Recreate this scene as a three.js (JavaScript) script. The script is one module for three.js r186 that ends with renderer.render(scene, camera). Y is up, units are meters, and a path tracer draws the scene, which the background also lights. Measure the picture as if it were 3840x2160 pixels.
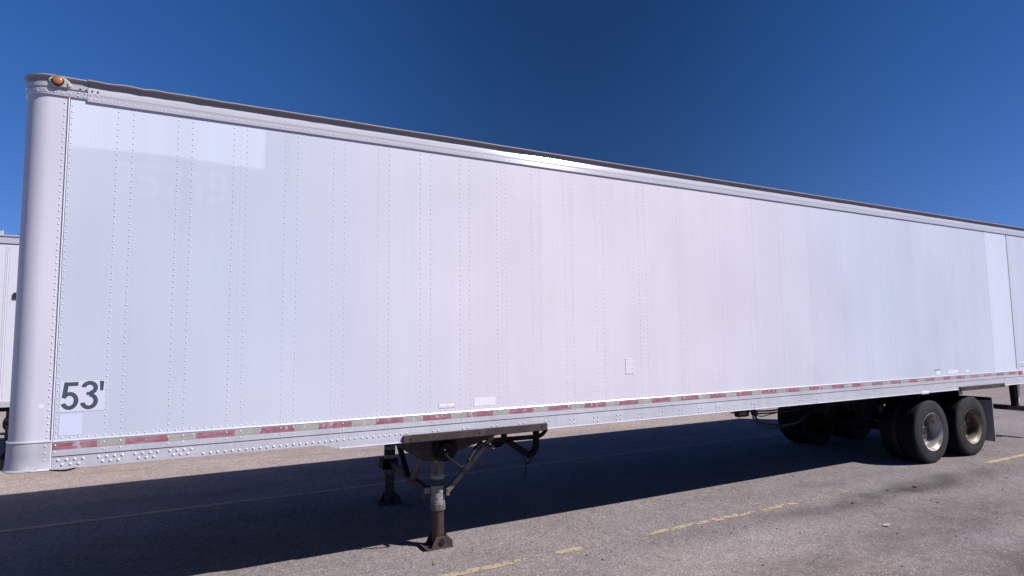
import * as THREE from 'three';
import { mergeGeometries, mergeVertices, toCreasedNormals } from 'three/addons/utils/BufferGeometryUtils.js';
import { RoundedBoxGeometry } from 'three/addons/geometries/RoundedBoxGeometry.js';

// ---------------------------------------------------------------- camera, sky, sun, exposure
const scene = new THREE.Scene();
const camera = new THREE.PerspectiveCamera(51.4, 16 / 9, 0.05, 3000);
camera.rotation.order = 'YXZ';
camera.position.set(0.852, 2.041, 5.3685);
camera.rotation.set(THREE.MathUtils.degToRad(4.928), THREE.MathUtils.degToRad(-28.111), THREE.MathUtils.degToRad(-0.726));
const SUN = new THREE.Vector3(0.71, 1, 0.70).normalize();
const SUN_POWER = 4.7, EXPOSURE = 1.55;
{
  const w = 512, h = 256, d = new Float32Array(w * h * 4), dir = new THREE.Vector3();
  const sunAz = Math.atan2(SUN.x, SUN.z);
  for (let j = 0; j < h; j++) for (let i = 0; i < w; i++) {
    const el = ((j + 0.5) / h - 0.5) * Math.PI, th = ((i + 0.5) / w - 0.5) * 2 * Math.PI;
    dir.set(Math.cos(el) * Math.cos(th), Math.sin(el), Math.cos(el) * Math.sin(th));
    const e = Math.max(0, el), s = Math.sin(e), t = Math.exp(-s / 0.13), t2 = Math.exp(-s / 0.5);
    const ca = Math.cos(Math.atan2(dir.x, dir.z) - sunAz - 0.17), az = (1 + 3.0 * ca * ca / (ca * ca + 0.5) * Math.cos(e)) / EXPOSURE;
    const g = Math.max(0, dir.dot(SUN)), glow = 0.08 * Math.pow(g, 10) + 0.5 * Math.pow(g, 60);
    const k = (j * w + i) * 4;
    d[k] = (0.0030 + 0.0145 * t2 + 0.088 * t) * az + glow;
    d[k + 1] = (0.0145 + 0.070 * t2 + 0.112 * t) * az + glow * 0.97;
    d[k + 2] = (0.060 + 0.222 * t2 + 0.150 * t) * az + glow * 0.9;
    d[k + 3] = 1;
  }
  const sky = new THREE.DataTexture(d, w, h, THREE.RGBAFormat, THREE.FloatType);
  sky.mapping = THREE.EquirectangularReflectionMapping; sky.magFilter = sky.minFilter = THREE.LinearFilter; sky.needsUpdate = true;
  scene.background = sky; scene.environment = sky;
}
const sun = new THREE.DirectionalLight(new THREE.Color(1, 0.97, 0.955), SUN_POWER);
sun.position.copy(SUN).multiplyScalar(60).add(new THREE.Vector3(6, 0, -2)); sun.target.position.set(6, 0, -2);
sun.castShadow = true; sun.shadow.mapSize.set(4096, 4096);
Object.assign(sun.shadow.camera, { left: -24, right: 24, top: 24, bottom: -24, near: 1, far: 140 });
scene.add(sun, sun.target);
const renderer = new THREE.WebGLRenderer({ antialias: true });
renderer.toneMapping = THREE.LinearToneMapping; renderer.toneMappingExposure = EXPOSURE;
renderer.shadowMap.enabled = true;

// ---------------------------------------------------------------- helpers
let seed = 77123;
const rnd = () => { seed = (seed + 0x6d2b79f5) | 0; let t = Math.imul(seed ^ (seed >>> 15), 1 | seed); t = (t + Math.imul(t ^ (t >>> 7), 61 | t)) ^ t; return ((t ^ (t >>> 14)) >>> 0) / 4294967296; };
const hash = (x, y, s) => { let n = Math.imul(x | 0, 374761393) + Math.imul(y | 0, 668265263) + Math.imul(s | 0, 1274126177); n = Math.imul(n ^ (n >>> 13), 1274126177); return ((n ^ (n >>> 16)) >>> 0) / 4294967296; };
const mod = (a, b) => ((a % b) + b) % b, clamp = (v, a, b) => Math.min(b, Math.max(a, v));
const sstep = (a, b, v) => { const t = clamp((v - a) / (b - a), 0, 1); return t * t * (3 - 2 * t); };
function vnoise(x, y, s = 0, px = 0, py = 0) {           // value noise, periodic when px, py are given
  const ix = Math.floor(x), iy = Math.floor(y); let fx = x - ix, fy = y - iy; fx = fx * fx * (3 - 2 * fx); fy = fy * fy * (3 - 2 * fy);
  const h = (a, b) => hash(px ? mod(a, px) : a, py ? mod(b, py) : b, s);
  return (h(ix, iy) * (1 - fx) + h(ix + 1, iy) * fx) * (1 - fy) + (h(ix, iy + 1) * (1 - fx) + h(ix + 1, iy + 1) * fx) * fy;
}
const fbm = (x, y, s, n = 4, p = 0) => { let a = 0, w = 0.5, t = 0; for (let i = 0; i < n; i++) { a += w * vnoise(x, y, s + i, p ? p << i : 0, p ? p << i : 0); t += w; x *= 2; y *= 2; w *= 0.5; } return a / t; };
const names = new Map();
const numbered = (n) => { const k = names.get(n) || 0; names.set(n, k + 1); return k ? n + '_' + String(k).padStart(3, '0') : n; };
const shadow = (m) => { m.castShadow = m.receiveShadow = true; return m; };
function part(name, geo, mat, parent, label) {
  const m = shadow(new THREE.Mesh(geo, mat)); m.name = parent === scene ? numbered(name) : name;
  if (label) m.userData.label = label;
  parent.add(m); return m;
}
function group(name, parent) { const g = new THREE.Group(); g.name = parent === scene ? numbered(name) : name; parent.add(g); return g; }
function boxUV(g) {                                       // uv in metres from the dominant normal
  if (g.index) g = g.toNonIndexed();
  if (!g.attributes.normal) g.computeVertexNormals();
  const p = g.attributes.position, n = g.attributes.normal, uv = new Float32Array(p.count * 2);
  for (let i = 0; i < p.count; i += 3) {
    const ax = Math.abs(n.getX(i) + n.getX(i + 1) + n.getX(i + 2)), ay = Math.abs(n.getY(i) + n.getY(i + 1) + n.getY(i + 2)), az = Math.abs(n.getZ(i) + n.getZ(i + 1) + n.getZ(i + 2));
    for (let k = i; k < i + 3; k++) {
      const x = p.getX(k), y = p.getY(k), z = p.getZ(k);
      const [u, v] = az >= ax && az >= ay ? [x, y] : ax >= ay ? [z, y] : [x, z];
      uv[k * 2] = u; uv[k * 2 + 1] = v;
    }
  }
  g.setAttribute('uv', new THREE.BufferAttribute(uv, 2));
  for (const k of Object.keys(g.attributes)) if (!['position', 'normal', 'uv'].includes(k)) g.deleteAttribute(k);
  return g;
}
const merge = (list) => mergeGeometries(list.map((g) => boxUV(g)));
const V = (a) => new THREE.Vector3(...a);
function box(x0, x1, y0, y1, z0, z1, r = 0.004) {
  const w = x1 - x0, h = y1 - y0, d = z1 - z0, rr = Math.min(r, w * 0.45, h * 0.45, d * 0.45);
  const g = rr > 0 ? new RoundedBoxGeometry(w, h, d, 1, rr) : new THREE.BoxGeometry(w, h, d);
  g.translate((x0 + x1) / 2, (y0 + y1) / 2, (z0 + z1) / 2); return g;
}
function bar(a, b, w, h, up = [0, 1, 0], r = 0.004) {     // box beam from a to b
  a = V(a); b = V(b); const z = b.clone().sub(a), L = z.length(); z.normalize();
  let x = V(up).cross(z); if (x.lengthSq() < 1e-6) x = V([1, 0, 0]).cross(z); x.normalize(); const y = z.clone().cross(x);
  const g = new RoundedBoxGeometry(w, h, L, 1, Math.min(r, w * 0.4, h * 0.4));
  g.applyMatrix4(new THREE.Matrix4().makeBasis(x, y, z)); g.translate((a.x + b.x) / 2, (a.y + b.y) / 2, (a.z + b.z) / 2); return g;
}
function cyl(a, b, r0, r1 = r0, n = 24, open = false) {
  a = V(a); b = V(b); const y = b.clone().sub(a), L = y.length(); y.normalize();
  const g = new THREE.CylinderGeometry(r1, r0, L, n, 1, open);
  g.applyQuaternion(new THREE.Quaternion().setFromUnitVectors(new THREE.Vector3(0, 1, 0), y)); g.translate((a.x + b.x) / 2, (a.y + b.y) / 2, (a.z + b.z) / 2); return g;
}
const tube = (pts, r, seg = 40, n = 10, tension = 0.5) => new THREE.TubeGeometry(new THREE.CatmullRomCurve3(pts.map(V), false, 'catmullrom', tension), seg, r, n);
function prism(pts, z0, z1, bevel = 0.002) {              // polygon in x,y extruded along z
  const s = new THREE.Shape(pts.map(([x, y]) => new THREE.Vector2(x, y)));
  const g = new THREE.ExtrudeGeometry(s, { depth: z1 - z0 - 2 * bevel, bevelEnabled: bevel > 0, bevelThickness: bevel, bevelSize: bevel, bevelOffset: -bevel, bevelSegments: 1 });
  g.translate(0, 0, z0 + bevel); return g;
}
// profile [[out, y], ...] swept along path [[x, z, nx, nz], ...]; uv u = length along the path, v = y
function sweep(path, profile, wob) {
  const pos = [], uv = [], idx = []; let len = 0; const np = profile.length;
  path.forEach(([x, z, nx, nz], i) => {
    if (i) len += Math.hypot(x - path[i - 1][0], z - path[i - 1][1]);
    profile.forEach(([o, y], j) => { const [dO, dY] = wob ? wob(x, z, o, y, j) : [0, 0]; pos.push(x + nx * (o + dO), y + dY, z + nz * (o + dO)); uv.push(path[0][0] === path[path.length - 1][0] ? len : (z === path[0][1] ? x : -len), y); });
    if (i) for (let j = 0; j < np - 1; j++) { const a = (i - 1) * np + j, b = i * np + j; idx.push(a, b, a + 1, b, b + 1, a + 1); }
  });
  const g = new THREE.BufferGeometry();
  g.setAttribute('position', new THREE.Float32BufferAttribute(pos, 3)); g.setAttribute('uv', new THREE.Float32BufferAttribute(uv, 2)); g.setIndex(idx);
  return toCreasedNormals(g, 0.5);
}
function dataTex(w, h, fn, srgb, wrap = true) {
  const d = new Uint8Array(w * h * 4);
  for (let y = 0; y < h; y++) for (let x = 0; x < w; x++) {
    const c = fn(x, y), k = (y * w + x) * 4;
    d[k] = clamp(c[0], 0, 1) * 255 + 0.5; d[k + 1] = clamp(c[1], 0, 1) * 255 + 0.5; d[k + 2] = clamp(c[2], 0, 1) * 255 + 0.5; d[k + 3] = 255;
  }
  const t = new THREE.DataTexture(d, w, h, THREE.RGBAFormat); if (srgb) t.colorSpace = THREE.SRGBColorSpace;
  t.wrapS = t.wrapT = wrap ? THREE.RepeatWrapping : THREE.ClampToEdgeWrapping; t.magFilter = THREE.LinearFilter; t.minFilter = THREE.LinearMipmapLinearFilter; t.needsUpdate = true; return t;
}
const sr = (v) => (v <= 0.0031308 ? 12.92 * v : 1.055 * Math.pow(v, 1 / 2.4) - 0.055);   // linear albedo -> stored sRGB
const L3 = (a, b, t) => [a[0] + (b[0] - a[0]) * t, a[1] + (b[1] - a[1]) * t, a[2] + (b[2] - a[2]) * t];
const KA = 0.83;                                          // all base colours, measured against the exposure
const S3 = (a, k = 1) => [sr(a[0] * k * KA), sr(a[1] * k * KA), sr(a[2] * k * KA)], C3 = (r, g, b) => new THREE.Color(r * KA, g * KA, b * KA);
const rep = (t, x, y = x) => { const c = t.clone(); c.repeat.set(x, y); c.needsUpdate = true; return c; };

// ---------------------------------------------------------------- materials
const std = (o) => new THREE.MeshStandardMaterial(o);
const WALL = { x0: -0.4, x1: 16.0, y0: 1.3, y1: 3.9 };
function wallTexture() {
  const w = 2048, h = 640, c = document.createElement('canvas'); c.width = w; c.height = h;
  const q = c.getContext('2d'), X = (x) => (x - WALL.x0) / (WALL.x1 - WALL.x0) * w, Y = (y) => (WALL.y1 - y) / (WALL.y1 - WALL.y0) * h;
  q.fillStyle = '#000'; q.fillRect(0, 0, w, h);
  // ghost of removed numerals: cleaner paint below
  q.fillStyle = 'rgb(60,60,60)'; q.save(); q.translate(X(0.28), Y(3.19)); q.scale((w / (WALL.x1 - WALL.x0)) / (h / (WALL.y1 - WALL.y0)) * 0.82, 1);
  q.font = '700 88px sans-serif'; q.fillText('75219', 0, 0); q.restore();
  const ghost = q.getImageData(0, 0, w, h).data;
  const patch = (x, y, x0, x1, y0, y1, e) => sstep(x0 - e, x0 + e, x) * (1 - sstep(x1 - e, x1 + e, x)) * sstep(y0 - e, y0 + e, y) * (1 - sstep(y1 - e, y1 + e, y));
  return dataTex(w, h, (i, j) => {
    const x = WALL.x0 + (i + 0.5) / w * (WALL.x1 - WALL.x0), y = WALL.y0 + (j + 0.5) / h * (WALL.y1 - WALL.y0);
    let k = 0.90;
    const streak = vnoise(x * 26, y * 0.7, 3) * 0.5 + vnoise(x * 70, y * 1.1, 4) * 0.3 + vnoise(x * 9, y * 0.5, 5) * 0.5;
    k += (streak - 0.65) * 0.045 + (fbm(x * 1.3, y * 0.8, 9, 4) - 0.5) * 0.13;
    k += (vnoise(x * 90, y * 90, 17) - 0.5) * 0.02;
    k += ghost[((h - 1 - j) * w + i) * 4] / 255 * 0.11;
    k += patch(x, y, 0.0, 1.353, 3.515 + 0.012 * Math.sin(x * 3), 4, 0.018) * 0.15;                       // repainted rectangle
    k += patch(x, y, 13.33, 14.10, 0, 5, 0.012) * 0.12;                                                    // newer sheet at the rear
    k -= sstep(1.75, 1.4, y) * 0.02 * (0.4 + vnoise(x * 5, 1, 8));                                         // road film near the bottom
    const tile = Math.floor((x + 0.4) / 0.4064); k += (hash(tile, 3, 1) - 0.5) * 0.012;
    // broad darker dirt patches
    for (const [cx, cy, rx, ry, a] of [[8.7, 2.75, 0.45, 0.7, 0.035], [10.2, 2.6, 0.4, 0.6, 0.03], [3.1, 3.5, 0.9, 0.2, 0.03], [11.6, 2.4, 0.6, 0.9, 0.03], [0.2, 2.9, 0.12, 0.5, 0.02], [5.4, 2.1, 0.25, 0.5, 0.025]]) {
      const dd = ((x - cx) / rx) ** 2 + ((y - cy) / ry) ** 2; if (dd < 4) k -= a * Math.exp(-dd);
    }
    // small smudges at the lower rear
    if (x > 11.3 && x < 11.5) k -= 0.25 * patch(x, y, 11.40 + (y - 1.46) * 0.4, 11.42 + (y - 1.46) * 0.4, 1.44, 1.485, 0.006);
    k = Math.min(k, 1.12);
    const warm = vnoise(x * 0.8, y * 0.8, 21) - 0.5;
    const tone = sstep(0.8, 4.2, x) * sstep(10.5, 5.5, x) + warm * 0.3;  // pinker mid-wall, bluer ends: lens colour shading painted into the wall colour
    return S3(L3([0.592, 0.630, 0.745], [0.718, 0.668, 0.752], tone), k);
  }, true, false);
}
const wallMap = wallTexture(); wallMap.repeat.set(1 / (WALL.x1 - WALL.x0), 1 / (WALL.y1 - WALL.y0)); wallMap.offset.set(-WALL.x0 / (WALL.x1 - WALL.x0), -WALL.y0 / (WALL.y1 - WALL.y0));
const wallBump = dataTex(1024, 256, (i, j) => { const x = i / 1024 * 16.4, y = j / 256 * 2.7; const b = fbm(x * 1.6, y * 1.1, 31, 2) * 0.94 + 0.06 * (0.5 + 0.5 * Math.cos(x / 0.4064 * 2 * Math.PI)); return [b, b, b]; });
wallBump.repeat.set(1 / 16.4, 1 / 2.7); wallBump.offset.set(0.4 / 16.4, -1.25 / 2.7); wallBump.wrapS = wallBump.wrapT = THREE.ClampToEdgeWrapping;
const M = {};
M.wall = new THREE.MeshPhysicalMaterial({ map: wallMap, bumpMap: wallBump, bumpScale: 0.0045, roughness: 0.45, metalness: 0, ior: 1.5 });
M.white = std({ color: C3(0.66, 0.655, 0.74), roughness: 0.5 });
M.rivet = std({ color: C3(0.60, 0.60, 0.68), roughness: 0.62 });
const streaks = dataTex(1024, 256, (i, j) => {           // dirty aluminium / grey paint with runs
  const u = i / 1024, v = j / 256;
  const s = vnoise(u * 160, v * 3, 41, 160) * 0.5 + vnoise(u * 48, v * 2, 42, 48) * 0.5;
  let k = 0.86 + (s - 0.5) * 0.16 + (fbm(u * 8, v * 4, 44, 4, 0) - 0.5) * 0.1;
  const r = vnoise(u * 300 + 2 * vnoise(u * 20, v * 6, 5, 20), v * 2, 43, 300); if (r > 0.83) k += (r - 0.83) * 0.5;
  return S3([0.60, 0.595, 0.655], k);
}, true);
M.skirt = std({ map: rep(streaks, 1 / 2.3, 1 / 0.3), roughness: 0.5, metalness: 0.15 });
const brushed = dataTex(512, 512, (i, j) => { const k = 0.9 + (vnoise(i / 60, j * 0.9, 51) - 0.5) * 0.14 + (fbm(i / 128, j / 40, 52, 3) - 0.5) * 0.18; return S3([0.66, 0.64, 0.69], k); }, true);
M.rail = new THREE.MeshPhysicalMaterial({ map: rep(brushed, 1 / 1.7, 1 / 0.12), roughness: 0.19, metalness: 0.22, anisotropy: 0.96, anisotropyRotation: Math.PI / 2 });
M.cap = std({ map: rep(brushed, 1 / 2.1, 1 / 0.2), color: new THREE.Color(0.56, 0.52, 0.51), roughness: 0.6, metalness: 0.1 });  // rail map tinted to a darker brownish grey
M.bead = std({ color: C3(0.72, 0.71, 0.74), roughness: 0.33, metalness: 0.45 });
M.roof = std({ color: C3(0.55, 0.55, 0.57), roughness: 0.5, metalness: 0.4 });
const tapeTex = (base, faded, s) => dataTex(1024, 128, (i, j) => {
  const u = i / 1024, v = j / 128;
  let k = fbm(u * 24, v * 5, s, 4) * 0.6 + vnoise(u * 120, v * 1.5, s + 9, 120) * 0.4;
  let t = clamp((k - 0.35) * 0.9, 0, 0.55);
  const run = vnoise(u * 96 + 0.8 * vnoise(u * 30, v * 3, 5), 0.4 * v, s + 3, 96); if (run > 0.80) t = Math.max(t, clamp((run - 0.80) * 9, 0, 0.85));
  return S3(L3(base, faded, t));
}, true);
M.tapeRed = std({ map: rep(tapeTex([0.285, 0.092, 0.128], [0.50, 0.39, 0.44], 61), 1 / 3.1, 1 / 0.06), roughness: 0.4 });
M.tapeRedFaded = std({ map: rep(tapeTex([0.38, 0.16, 0.22], [0.50, 0.42, 0.48], 71), 1 / 2.7, 1 / 0.06), roughness: 0.45 });
M.tapeWhite = std({ map: rep(tapeTex([0.335, 0.325, 0.280], [0.50, 0.49, 0.50], 81), 1 / 2.9, 1 / 0.06), roughness: 0.4 });
const rust = dataTex(512, 512, (i, j) => {
  const u = i / 512, v = j / 512, a = fbm(u * 8, v * 8, 91, 5, 8), b = fbm(u * 24, v * 24, 95, 3, 24);
  let c = L3([0.028, 0.018, 0.018], [0.058, 0.036, 0.032], sstep(0.35, 0.7, a)); c = L3(c, [0.12, 0.055, 0.034], sstep(0.62, 0.8, b) * 0.55); return S3(c);
}, true);
M.rust = std({ map: rep(rust, 1.3), roughness: 0.75, metalness: 0.1, bumpMap: rep(rust, 6), bumpScale: 0.001 });
const darkSteel = dataTex(256, 256, (i, j) => { const a = fbm(i / 32, j / 32, 101, 4, 8); return S3(L3([0.010, 0.009, 0.010], [0.028, 0.023, 0.021], sstep(0.4, 0.75, a))); }, true);
M.dark = new THREE.MeshPhysicalMaterial({ map: rep(darkSteel, 2), roughness: 0.8, specularIntensity: 0.4 });
M.black = std({ color: C3(0.012, 0.012, 0.014), roughness: 0.6 });
const legTex = dataTex(512, 512, (i, j) => {
  const u = i / 512, v = j / 512, a = fbm(u * 8, v * 6, 111, 5), b = fbm(u * 30, v * 10, 116, 3);
  let c = L3([0.085, 0.078, 0.076], [0.17, 0.155, 0.15], a); c = L3(c, [0.06, 0.034, 0.022], sstep(0.54, 0.70, b) * 0.85); return S3(c);
}, true);
M.leg = std({ map: rep(legTex, 2.2), roughness: 0.55, metalness: 0.1 });
const paleTex = dataTex(256, 256, (i, j) => { const a = fbm(i / 25, j / 25, 118, 4); return S3(L3([0.245, 0.24, 0.25], [0.11, 0.08, 0.065], sstep(0.5, 0.8, a))); }, true);
M.legSunlit = std({ map: rep(paleTex, 3.1), roughness: 0.55 });  // grey leg paint lightened to look sunlit, with rust chips
M.inner = std({ map: rep(rust, 3, 1.2), roughness: 0.5, metalness: 0.2 });
const tanTex = dataTex(256, 256, (i, j) => { const a = fbm(i / 26, j / 26, 121, 4); return S3(L3([0.14, 0.12, 0.105], [0.06, 0.04, 0.03], sstep(0.5, 0.72, a))); }, true);
M.brace = std({ map: rep(tanTex, 2.5), roughness: 0.55, metalness: 0.1 });
M.plate = std({ map: rep(rust, 1.7), roughness: 0.7 });
const rubber = dataTex(512, 256, (i, j) => { const a = fbm(i / 40, j / 30, 131, 5), b = vnoise(i / 90, j / 6, 137); const tread = sstep(0.15, 0.2, j / 256) * (1 - sstep(0.54, 0.60, j / 256)); return S3([0.027, 0.026, 0.028], (0.6 + a * 0.9 + (b - 0.5) * 0.35) * (1 - 0.7 * tread)); }, true);
M.tyre = new THREE.MeshPhysicalMaterial({ map: rep(rubber, 1, 1), roughness: 0.88, specularIntensity: 0.4 });
const rimTex = (clean, dirt, s, amt) => dataTex(512, 256, (i, j) => { const a = fbm(i / 50, j / 40, s, 5); return S3(L3(clean, dirt, sstep(0.5 - amt, 0.85 - amt, a))); }, true);
M.rim = std({ map: rimTex([0.40, 0.385, 0.385], [0.15, 0.10, 0.07], 141, 0.16), roughness: 0.42, metalness: 0.15 });
M.rimRusty = std({ map: rimTex([0.24, 0.20, 0.14], [0.07, 0.045, 0.028], 151, 0.24), roughness: 0.5, metalness: 0.1 });
M.flap = std({ color: C3(0.42, 0.41, 0.43), roughness: 0.7 });
M.lensOrange = new THREE.MeshPhysicalMaterial({ color: C3(0.46, 0.15, 0.040), roughness: 0.3, clearcoat: 0.6, clearcoatRoughness: 0.2 });
M.lensRed = new THREE.MeshPhysicalMaterial({ color: C3(0.62, 0.07, 0.05), roughness: 0.3, clearcoat: 0.5 });
M.lensBrown = std({ color: C3(0.07, 0.022, 0.015), roughness: 0.3 });
M.ink = std({ color: C3(0.05, 0.07, 0.095), roughness: 0.5 });
M.chrome = std({ color: C3(0.7, 0.68, 0.66), roughness: 0.25, metalness: 0.9 });

// ---------------------------------------------------------------- ground
{
  const N = 2048, SZ = 7, alb = new Float32Array(N * N), hgt = new Float32Array(N * N), tint = new Float32Array(N * N);
  for (let j = 0; j < N; j++) for (let i = 0; i < N; i++) {
    const u = i / N, v = j / N, k = j * N + i;
    const a = fbm(u * 16, v * 16, 201, 4, 16), b = fbm(u * 128, v * 128, 207, 2, 128);
    alb[k] = 0.80 + (a - 0.5) * 0.30 + (b - 0.5) * 0.35; hgt[k] = 0.35 + (b - 0.5) * 0.5; tint[k] = 0.5 + (a - 0.5) * 0.5;
  }
  for (let n = 0; n < 300000; n++) {                       // exposed aggregate
    const cx = rnd() * N, cy = rnd() * N, r = 0.8 + 2.6 * rnd() ** 2.2, t = rnd(), al = t < 0.28 ? 0.50 + rnd() * 0.25 : t < 0.8 ? 0.85 + rnd() * 0.35 : 1.2 + rnd() * 0.55, tt = rnd();
    for (let y = Math.floor(cy - r); y <= cy + r; y++) for (let x = Math.floor(cx - r); x <= cx + r; x++) {
      const d = Math.hypot(x - cx, y - cy) / r; if (d > 1) continue;
      const k = mod(y, N) * N + mod(x, N), f = 1 - d * d * 0.6; alb[k] += (al - alb[k]) * f * 0.85; hgt[k] = Math.max(hgt[k] * 0.5, (al < 0.6 ? 0.1 : 0.45 + 0.4 * tt) * f); tint[k] = tt;
    }
  }
  for (let n = 0; n < 26; n++) {                            // hairline cracks
    let x = rnd() * N, y = rnd() * N, a = (rnd() < 0.5 ? 0 : Math.PI) + (rnd() - 0.5) * 1.1; const L = 120 + rnd() * 420;
    for (let s = 0; s < L; s++) { a += (rnd() - 0.5) * 0.5; x += Math.cos(a); y += Math.sin(a); const k = mod(Math.round(y), N) * N + mod(Math.round(x), N); alb[k] *= 0.55; hgt[k] *= 0.3; }
  }
  const warm = [0.293, 0.240, 0.223], cool = [0.247, 0.221, 0.229];
  const map = dataTex(N, N, (i, j) => S3(L3(warm, cool, tint[j * N + i]), alb[j * N + i]), true);
  const bump = dataTex(N, N, (i, j) => { const h = hgt[j * N + i]; return [h, h, h]; });
  for (const t of [map, bump]) t.repeat.set(1 / SZ, 1 / SZ);
  const axis = (lo, hi, step, far) => { const a = []; for (let v = lo; v <= hi + 1e-6; v += step) a.push(v); let s = step; let v = hi; while (v < far) { s *= 1.35; v += s; a.push(v); } s = step; v = lo; while (v > -far) { s *= 1.35; v -= s; a.unshift(v); } return a; };
  const xs = axis(-6, 20, 0.11, 900), zs = axis(-12, 4.5, 0.11, 900);
  const pos = [], uv = [], col = [], idx = [];
  const blobs = [[8.2, 2.3, 3.2, 0.9, 0.10], [11.5, 1.7, 3.0, 0.7, 0.11], [7.6, 3.0, 1.6, 0.5, 0.08], [10, -0.3, 2.5, 0.35, 0.06], [5.2, 0.45, 0.7, 0.16, 0.10], [7.6, 0.62, 1.9, 0.17, 0.24], [9.6, 0.55, 1.5, 0.22, 0.26], [8.6, -0.05, 1.2, 0.18, 0.14], [10.8, 0.7, 1.2, 0.25, 0.18], [7.4, 2.75, 0.55, 0.35, 0.26], [6.6, 1.75, 1.4, 0.22, 0.12],
    [5.3, 1.6, 0.9, 0.2, 0.10], [3.9, 1.1, 0.6, 0.3, 0.05], [9, 1.6, 2.2, 0.4, 0.12], [12.4, 0.9, 1.8, 0.3, 0.12], [1.5, -4, 1.5, 0.2, 0.14], [4.6, -3.6, 1.2, 0.14, 0.16], [2.0, -2.3, 1.4, 0.3, 0.10], [14, -4, 2.5, 0.5, 0.1], [17, -2.2, 2, 0.15, 0.16], [16.4, -3.3, 1.7, 0.1, 0.2]];
  for (const z of zs) for (const x of xs) {
    let k = 1 + (fbm(x * 0.35, z * 0.8, 221, 4) - 0.5) * 0.34 + (vnoise(x * 1.1, z * 3.1, 229) - 0.5) * 0.12;
    for (const [cx, cz, rx, rz, a] of blobs) { const e = ((x - cx) / rx) ** 2 + ((z - cz - (vnoise(x * 1.7, z, 5) - 0.5) * 0.25) / rz) ** 2; if (e < 6) k -= 1.35 * a * Math.exp(-e) * (0.6 + 0.8 * vnoise(x * 4, z * 7, 231)); }
    k *= 1 + 0.30 * sstep(-4.6, -5.6, z) * sstep(20, 8, x);                         // paler strip behind
    const w = (fbm(x * 0.5, z * 0.5, 241, 3) - 0.5) * 0.10 + 0.05 * sstep(-4, -6, z);
    pos.push(x, 0, z); uv.push(x, z); col.push(k * (1 + w), k, k * (1 - w));
  }
  const nx = xs.length; for (let j = 0; j < zs.length - 1; j++) for (let i = 0; i < nx - 1; i++) { const a = j * nx + i; idx.push(a, a + nx, a + 1, a + 1, a + nx, a + nx + 1); }
  const g = new THREE.BufferGeometry(); g.setAttribute('position', new THREE.Float32BufferAttribute(pos, 3)); g.setAttribute('uv', new THREE.Float32BufferAttribute(uv, 2)); g.setAttribute('color', new THREE.Float32BufferAttribute(col, 3)); g.setIndex(idx); g.computeVertexNormals();
  const m = part('ground', g, new THREE.MeshPhysicalMaterial({ map, bumpMap: bump, bumpScale: 0.008, vertexColors: true, roughness: 0.95, specularIntensity: 0.25 }), scene);
  m.userData = { kind: 'structure', label: 'worn grey asphalt parking lot with exposed aggregate' };
}
function parkingLine(z0, z1, x0, x1, width, cover, color, label) {
  const n = 2048, h = 32;
  const alpha = dataTex(n, h, (i, j) => {
    const x = x0 + (i + 0.5) / n * (x1 - x0), v = (j + 0.5) / h, edge = Math.min(v, 1 - v) * 2;
    const a = vnoise(x * 55, v * 5, 301) * 0.45 + vnoise(x * 14, v * 3, 302) * 0.35 + vnoise(x * 120, v * 11, 303) * 0.2;
    const e = sstep(0, 0.35, edge - (vnoise(x * 30, j > h / 2 ? 1 : 0, 305) - 0.2) * 0.35);
    const s = 0.92 * sstep(0.0, 0.16, a * (0.45 + 0.55 * e) - (1 - cover(x)) * 0.86); return [s, s, s];
  }, false, false);
  const g = new THREE.BufferGeometry();
  g.setAttribute('position', new THREE.Float32BufferAttribute([x0, 0.004, z0 + width / 2, x1, 0.004, z1 + width / 2, x1, 0.004, z1 - width / 2, x0, 0.004, z0 - width / 2], 3));
  g.setAttribute('uv', new THREE.Float32BufferAttribute([0, 0, 1, 0, 1, 1, 0, 1], 2)); g.setIndex([0, 1, 2, 0, 2, 3]); g.computeVertexNormals();
  const m = part('parking_line', g, std({ color: C3(...color), roughness: 0.85, alphaMap: alpha, transparent: true }), scene); m.castShadow = false;
  m.userData = { kind: 'structure', label };
}
const seg = (x, a, b, e = 0.12) => sstep(a - e, a + e, x) * (1 - sstep(b - e, b + e, x));
parkingLine(0.33, 0.36, 1.6, 17.5, 0.115, (x) => Math.max(0.66 * seg(x, 0, 3.65, 0.1), 0.42 * seg(x, 3.6, 3.95), 0.74 * seg(x, 3.98, 4.27, 0.06), 0.2 * seg(x, 4.2, 5), 0.64 * seg(x, 5.0, 6.75, 0.08), 0.55 * seg(x, 6.75, 7.6, 0.2), 0.40 * seg(x, 7.4, 8.9, 0.4), 0.22 * seg(x, 9, 12), 0.78 * seg(x, 11.95, 18, 0.1)) + 0.16 * (vnoise(x * 2.3, 4, 9) - 0.5),
  [0.43, 0.335, 0.215], 'broken worn yellow parking line in the sun nearest the camera');
parkingLine(-3.33, -3.24, -8, 17.5, 0.125, (x) => 0.74 + 0.14 * vnoise(x * 1.3, 1, 7), [0.40, 0.29, 0.21], 'thin continuous yellow parking line in the shadow under the trailer');
parkingLine(-7.05, -5.95, -8, 5.5, 0.09, (x) => 0.40 + 0.2 * vnoise(x * 1.3, 2, 7), [0.46, 0.33, 0.15], 'faint yellow parking line in the sun beyond the trailer shadow');

// ---------------------------------------------------------------- the big trailer
const RV = 0.0508, X1 = 15.87, ZF = -2.59, R = 0.172, XC = -0.113;
const trailer = group('semi_trailer', scene);
trailer.userData = { label: 'long white riveted box trailer parked across the lot on landing legs, marked 53 feet', category: 'trailer' };
const T = trailer;
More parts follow.
